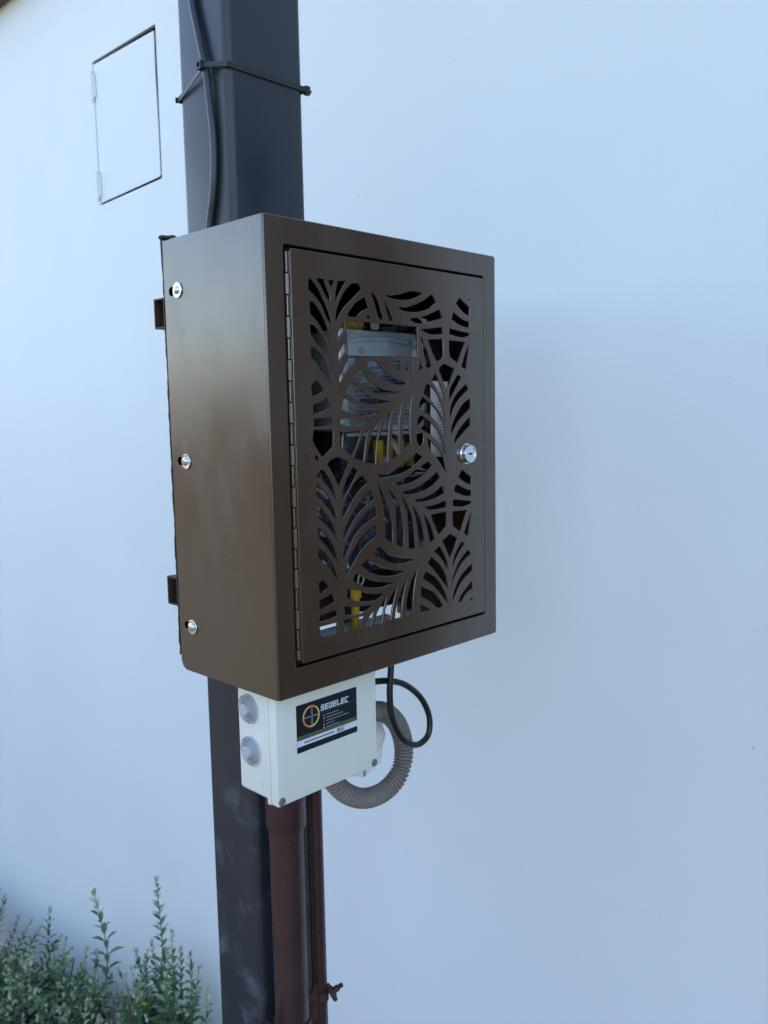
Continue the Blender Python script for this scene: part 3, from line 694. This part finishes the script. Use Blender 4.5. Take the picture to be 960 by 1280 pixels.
# stencil capitals drawn as strokes
def glyph(ch, x, z, w, h, t):
    b = lambda x0, z0, x1, z1: [(x+x0*w+.18*z0*h, z+z0*h), (x+x1*w+.18*z0*h, z+z0*h), (x+x1*w+.18*z1*h, z+z1*h), (x+x0*w+.18*z1*h, z+z1*h)]
    a, c = t/w, t/h
    hT, hM, hB = b(0, 1-c, 1, 1), b(0, .5-c/2, 1, .5+c/2), b(0, 0, 1, c)
    L = b(0, c, a, 1-c); Rr = b(1-a, c, 1, 1-c)
    return {'S': [hT, hM, hB, b(0, .5+c/2, a, 1-c), b(1-a, c, 1, .5-c/2)], 'E': [hT, hM, hB, b(0, .5+c/2, a, 1-c), b(0, c, a, .5-c/2)],
            'D': [hT, hB, L, Rr], 'L': [hB, b(0, c, a, 1)], 'C': [hT, hB, L], 'B': [hT, hM, hB, L, Rr], 'U': [b(0, c, a, 1), b(1-a, c, 1, 1), hB]}[ch]
def word(s, x, z, w, h, t, gap, mm, name, k=1):
    loops = []
    for ch in s:
        for g in glyph(ch, x, z, w, h, t): sp(name, [g], M[mm], k)
        x += w+gap
word('SEDELEC', .0945, -.0440, .0062, .0082, .0017, .0013, 'st_white', 'lettering')
sp('underline', [rrect(.0960, -.0462, .1629, -.0457)], M['st_teal'])
for i, (l, mm) in enumerate(((.0215, 'st_green'), (.031, 'st_orange'), (.041, 'st_red'), (.015, 'st_orange'), (.021, 'st_yellow'))):
    z = -.0515-.0044*i
    if i < 4 or 1: sp('contact_dot', [[(.1003+.0013*math.cos(R(a)), z+.0013*math.sin(R(a))) for a in range(0, 360, 36)]], M[mm])
    x = .1045
    while x < .1045+l:
        q = .0016+.0022*rnd.random(); sp('fine_print', [rrect(x, z-.0006, x+q, z+.0008)], M['st_grey']); x += q+.0007
x = .064
while x < .119:
    q = .0016+.0030*rnd.random(); sp('fine_print', [rrect(x, -.0808, x+q, -.0790)], M['st_dark'], 2); x += q+.0007
word('BUC', .1235, -.0822, .0042, .0052, .0010, .0009, 'st_dark', 'lettering', 2)

# corrugated conduit loop and black cable loop
bm = bmesh.new()
P = [(.185, .085, -.098), (.215, .085, -.0965), (.249, .085, -.099), (.279, .085, -.110), (.306, .085, -.139), (.318, .085, -.182), (.306, .085, -.218), (.272, .085, -.236), (.228, .085, -.233), (.190, .088, -.212), (.165, .095, -.180), (.150, .10, -.150)]
raw = spline(P, 20); ln = [0]
for a, b in zip(raw, raw[1:]): ln.append(ln[-1]+(b-a).length)
pitch_ = .0064; K = int(ln[-1]/pitch_*6); pts = []
j = 0
for i in range(K+1):
    s = ln[-1]*i/K
    while j < len(ln)-2 and ln[j+1] < s: j += 1
    u = (s-ln[j])/max(1e-9, ln[j+1]-ln[j]); pts.append(raw[j].lerp(raw[j+1], u))
tube(bm, pts, .012, 26, rf=lambda i: .0140+.0020*(1, .8, 0, -1, 0, .8)[i % 6])
tag(done('corrugated_conduit', bm, M['conduit'], None, 60), 'grey corrugated flexible conduit looping from the side to the bottom of the junction box', 'conduit')
bm = bmesh.new()
tube(bm, spline([(.262, .050, .03), (.2585, .050, .0), (.255, .05, -.03), (.252, .050, -.067), (.257, .050, -.104), (.278, .051, -.141), (.312, .052, -.163), (.341, .053, -.156), (.347, .055, -.127), (.330, .057, -.092), (.295, .058, -.062), (.258, .059, -.047), (.222, .061, -.041), (.195, .064, -.041)], 8), .0049, 14)
tag(done('black_cable', bm, M['black']), 'glossy black cable looping from the cabinet underside into the junction box', 'cable')

bm = bmesh.new(); G = 22; V = []
for j in range(G+1):
    row = []
    for i in range(G+1):
        u, v = i/G, j/G; x = .180+.118*u; z = -.206+.100*v
        row.append(bm.verts.new((x-.010*(1-v)*(u > .6), .108+.006*NZ.noise(Vector((x*40, z*60, 1)))+.004*math.sin(u*9+v*5), z+.006*math.sin(u*7))))
    V.append(row)
for j in range(G):
    for i in range(G): bm.faces.new((V[j][i], V[j][i+1], V[j+1][i+1], V[j+1][i]))
tag(done('plastic_scrap', bm, M['scrap'], None, 180), 'pale creased plastic scrap tucked behind the corrugated conduit loop', 'plastic scrap')

# ------------------------------------------------------------------ shrubs under the wall
def leaf_tri(V, F, T, o, d, nrm, L_, w_, tone):
    d = d.normalized(); s = d.cross(nrm).normalized(); n = s.cross(d).normalized(); b = len(V)
    for u, ws, dz in ((0, .10, 0), (.30, .85, .03), (.62, .95, .02), (1, .0, -.10)):
        c = o+d*(L_*u)+n*(L_*dz)
        if ws: V.extend([tuple(c-s*(w_*ws*.5)+n*(w_*.16*ws)), tuple(c), tuple(c+s*(w_*ws*.5)+n*(w_*.16*ws))])
        else: V.append(tuple(c))
    F.extend([(b, b+1, b+4, b+3), (b+1, b+2, b+5, b+4), (b+3, b+4, b+7, b+6), (b+4, b+5, b+8, b+7), (b+6, b+7, b+9), (b+7, b+8, b+9)])
    T.extend([tone]*6)
def sprig(V, F, T, SV, base, tip, rnd, leaf=.021, node=.013, bend=.02, bare=.0, side=True, r=.0016):
    base = Vector(base); tip = Vector(tip); L_ = (tip-base).length
    mid = base.lerp(tip, .5)+Vector((rnd.uniform(-1, 1), rnd.uniform(-1, 1), 0))*bend*L_*2
    pts = spline([base, mid, tip], 7); SV.append((pts, r))
    n = max(3, int(L_/node)); ph = rnd.random()*6
    for i in range(n+1):
        u = i/n
        if u < bare: continue
        k = min(int(u*(len(pts)-1)), len(pts)-2); q = pts[k].lerp(pts[k+1], u*(len(pts)-1)-k); d = (pts[k+1]-pts[k]).normalized()
        s, t = frame_of(d); a = ph+i*1.62; size = leaf*(1-.62*u**2.2)*rnd.uniform(.7, 1.15); el = .30+.85*u**2
        for h in (0, math.pi):
            if rnd.random() < .1: continue
            rad = s*math.cos(a+h)+t*math.sin(a+h); dr = rad*math.cos(el)+d*math.sin(el)+Vector((0, 0, rnd.uniform(-.25, .1)))
            tn = rnd.random()
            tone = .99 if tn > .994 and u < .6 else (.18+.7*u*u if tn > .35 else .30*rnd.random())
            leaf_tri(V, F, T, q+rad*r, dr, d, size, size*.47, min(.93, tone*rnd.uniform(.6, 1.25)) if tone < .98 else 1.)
    q, d = pts[-1], (pts[-1]-pts[-2]).normalized()
    s, t = frame_of(d)
    for i in range(5):
        a = i*1.26; rad = s*math.cos(a)+t*math.sin(a); leaf_tri(V, F, T, q-d*.002, d+rad*.35, rad, leaf*.42, leaf*.17, .8)
def shrub(sprigs, label, seed, base, fill=0, rad=.14, hgt=.6, low=.5):
    rnd = random.Random(seed); V, F, T, SV = [], [], [], []
    root = empty('shrub', base, label, 'shrub', 'grey green shrubs along the foot of the wall'); B = Vector(base)
    for tp, kw in sprigs:
        tp = Vector(tp); st_ = kw.pop('start', .45); b0 = B.lerp(tp, .25)
        sprig(V, F, T, SV, B+(tp-B)*st_+Vector((rnd.uniform(-.03, .03), rnd.uniform(-.03, .03), 0)), tp, rnd, **kw)
    for i in range(int(fill*1.1)):
        a = rnd.random()*6.283; q = math.sqrt(rnd.random()); h = hgt*(rnd.uniform(.78, 1.04)-.30*q*q)
        tp = B+Vector((rad*q*math.cos(a), rad*1.25*q*math.sin(a), h)); tp.x = min(tp.x, WX-.025)
        dl = Vector((math.cos(a)*q*.07, math.sin(a)*q*.07, -.10-.10*rnd.random()))
        sprig(V, F, T, SV, tp-Vector((dl.x, dl.y, -dl.z*1.15)), tp, rnd, leaf=rnd.uniform(.030, .054), node=rnd.uniform(.017, .026), bend=.05)
    me = bpy.data.meshes.new('foliage'); me.from_pydata([(x-B.x, y-B.y, z-B.z) for x, y, z in V], [], F)
    at = me.attributes.new('tone', 'FLOAT', 'FACE'); at.data.foreach_set('value', T)
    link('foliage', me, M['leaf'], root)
    bm = bmesh.new()
    for pts, r in SV: tube(bm, pts, r, 5, rf=lambda i, r=r, n=len(pts): r*(1-.6*i/n))
    done('stems', bm, M['stemgreen'], root)
    bm = bmesh.new()
    for i in range(9):
        a = rnd.random()*6.283; q = rad*rnd.uniform(.2, .9)
        tube(bm, spline([B+Vector((rnd.uniform(-.02, .02), rnd.uniform(-.02, .02), -.01)), B+Vector((q*.4*math.cos(a), q*.4*math.sin(a), hgt*.35)), B+Vector((min(q*math.cos(a), WX-.03-B.x), q*math.sin(a), hgt*.85))], 5), .005, 6, rf=lambda i: .006-.00035*i)
    done('branches', bm, M['bark'], root)
    return root
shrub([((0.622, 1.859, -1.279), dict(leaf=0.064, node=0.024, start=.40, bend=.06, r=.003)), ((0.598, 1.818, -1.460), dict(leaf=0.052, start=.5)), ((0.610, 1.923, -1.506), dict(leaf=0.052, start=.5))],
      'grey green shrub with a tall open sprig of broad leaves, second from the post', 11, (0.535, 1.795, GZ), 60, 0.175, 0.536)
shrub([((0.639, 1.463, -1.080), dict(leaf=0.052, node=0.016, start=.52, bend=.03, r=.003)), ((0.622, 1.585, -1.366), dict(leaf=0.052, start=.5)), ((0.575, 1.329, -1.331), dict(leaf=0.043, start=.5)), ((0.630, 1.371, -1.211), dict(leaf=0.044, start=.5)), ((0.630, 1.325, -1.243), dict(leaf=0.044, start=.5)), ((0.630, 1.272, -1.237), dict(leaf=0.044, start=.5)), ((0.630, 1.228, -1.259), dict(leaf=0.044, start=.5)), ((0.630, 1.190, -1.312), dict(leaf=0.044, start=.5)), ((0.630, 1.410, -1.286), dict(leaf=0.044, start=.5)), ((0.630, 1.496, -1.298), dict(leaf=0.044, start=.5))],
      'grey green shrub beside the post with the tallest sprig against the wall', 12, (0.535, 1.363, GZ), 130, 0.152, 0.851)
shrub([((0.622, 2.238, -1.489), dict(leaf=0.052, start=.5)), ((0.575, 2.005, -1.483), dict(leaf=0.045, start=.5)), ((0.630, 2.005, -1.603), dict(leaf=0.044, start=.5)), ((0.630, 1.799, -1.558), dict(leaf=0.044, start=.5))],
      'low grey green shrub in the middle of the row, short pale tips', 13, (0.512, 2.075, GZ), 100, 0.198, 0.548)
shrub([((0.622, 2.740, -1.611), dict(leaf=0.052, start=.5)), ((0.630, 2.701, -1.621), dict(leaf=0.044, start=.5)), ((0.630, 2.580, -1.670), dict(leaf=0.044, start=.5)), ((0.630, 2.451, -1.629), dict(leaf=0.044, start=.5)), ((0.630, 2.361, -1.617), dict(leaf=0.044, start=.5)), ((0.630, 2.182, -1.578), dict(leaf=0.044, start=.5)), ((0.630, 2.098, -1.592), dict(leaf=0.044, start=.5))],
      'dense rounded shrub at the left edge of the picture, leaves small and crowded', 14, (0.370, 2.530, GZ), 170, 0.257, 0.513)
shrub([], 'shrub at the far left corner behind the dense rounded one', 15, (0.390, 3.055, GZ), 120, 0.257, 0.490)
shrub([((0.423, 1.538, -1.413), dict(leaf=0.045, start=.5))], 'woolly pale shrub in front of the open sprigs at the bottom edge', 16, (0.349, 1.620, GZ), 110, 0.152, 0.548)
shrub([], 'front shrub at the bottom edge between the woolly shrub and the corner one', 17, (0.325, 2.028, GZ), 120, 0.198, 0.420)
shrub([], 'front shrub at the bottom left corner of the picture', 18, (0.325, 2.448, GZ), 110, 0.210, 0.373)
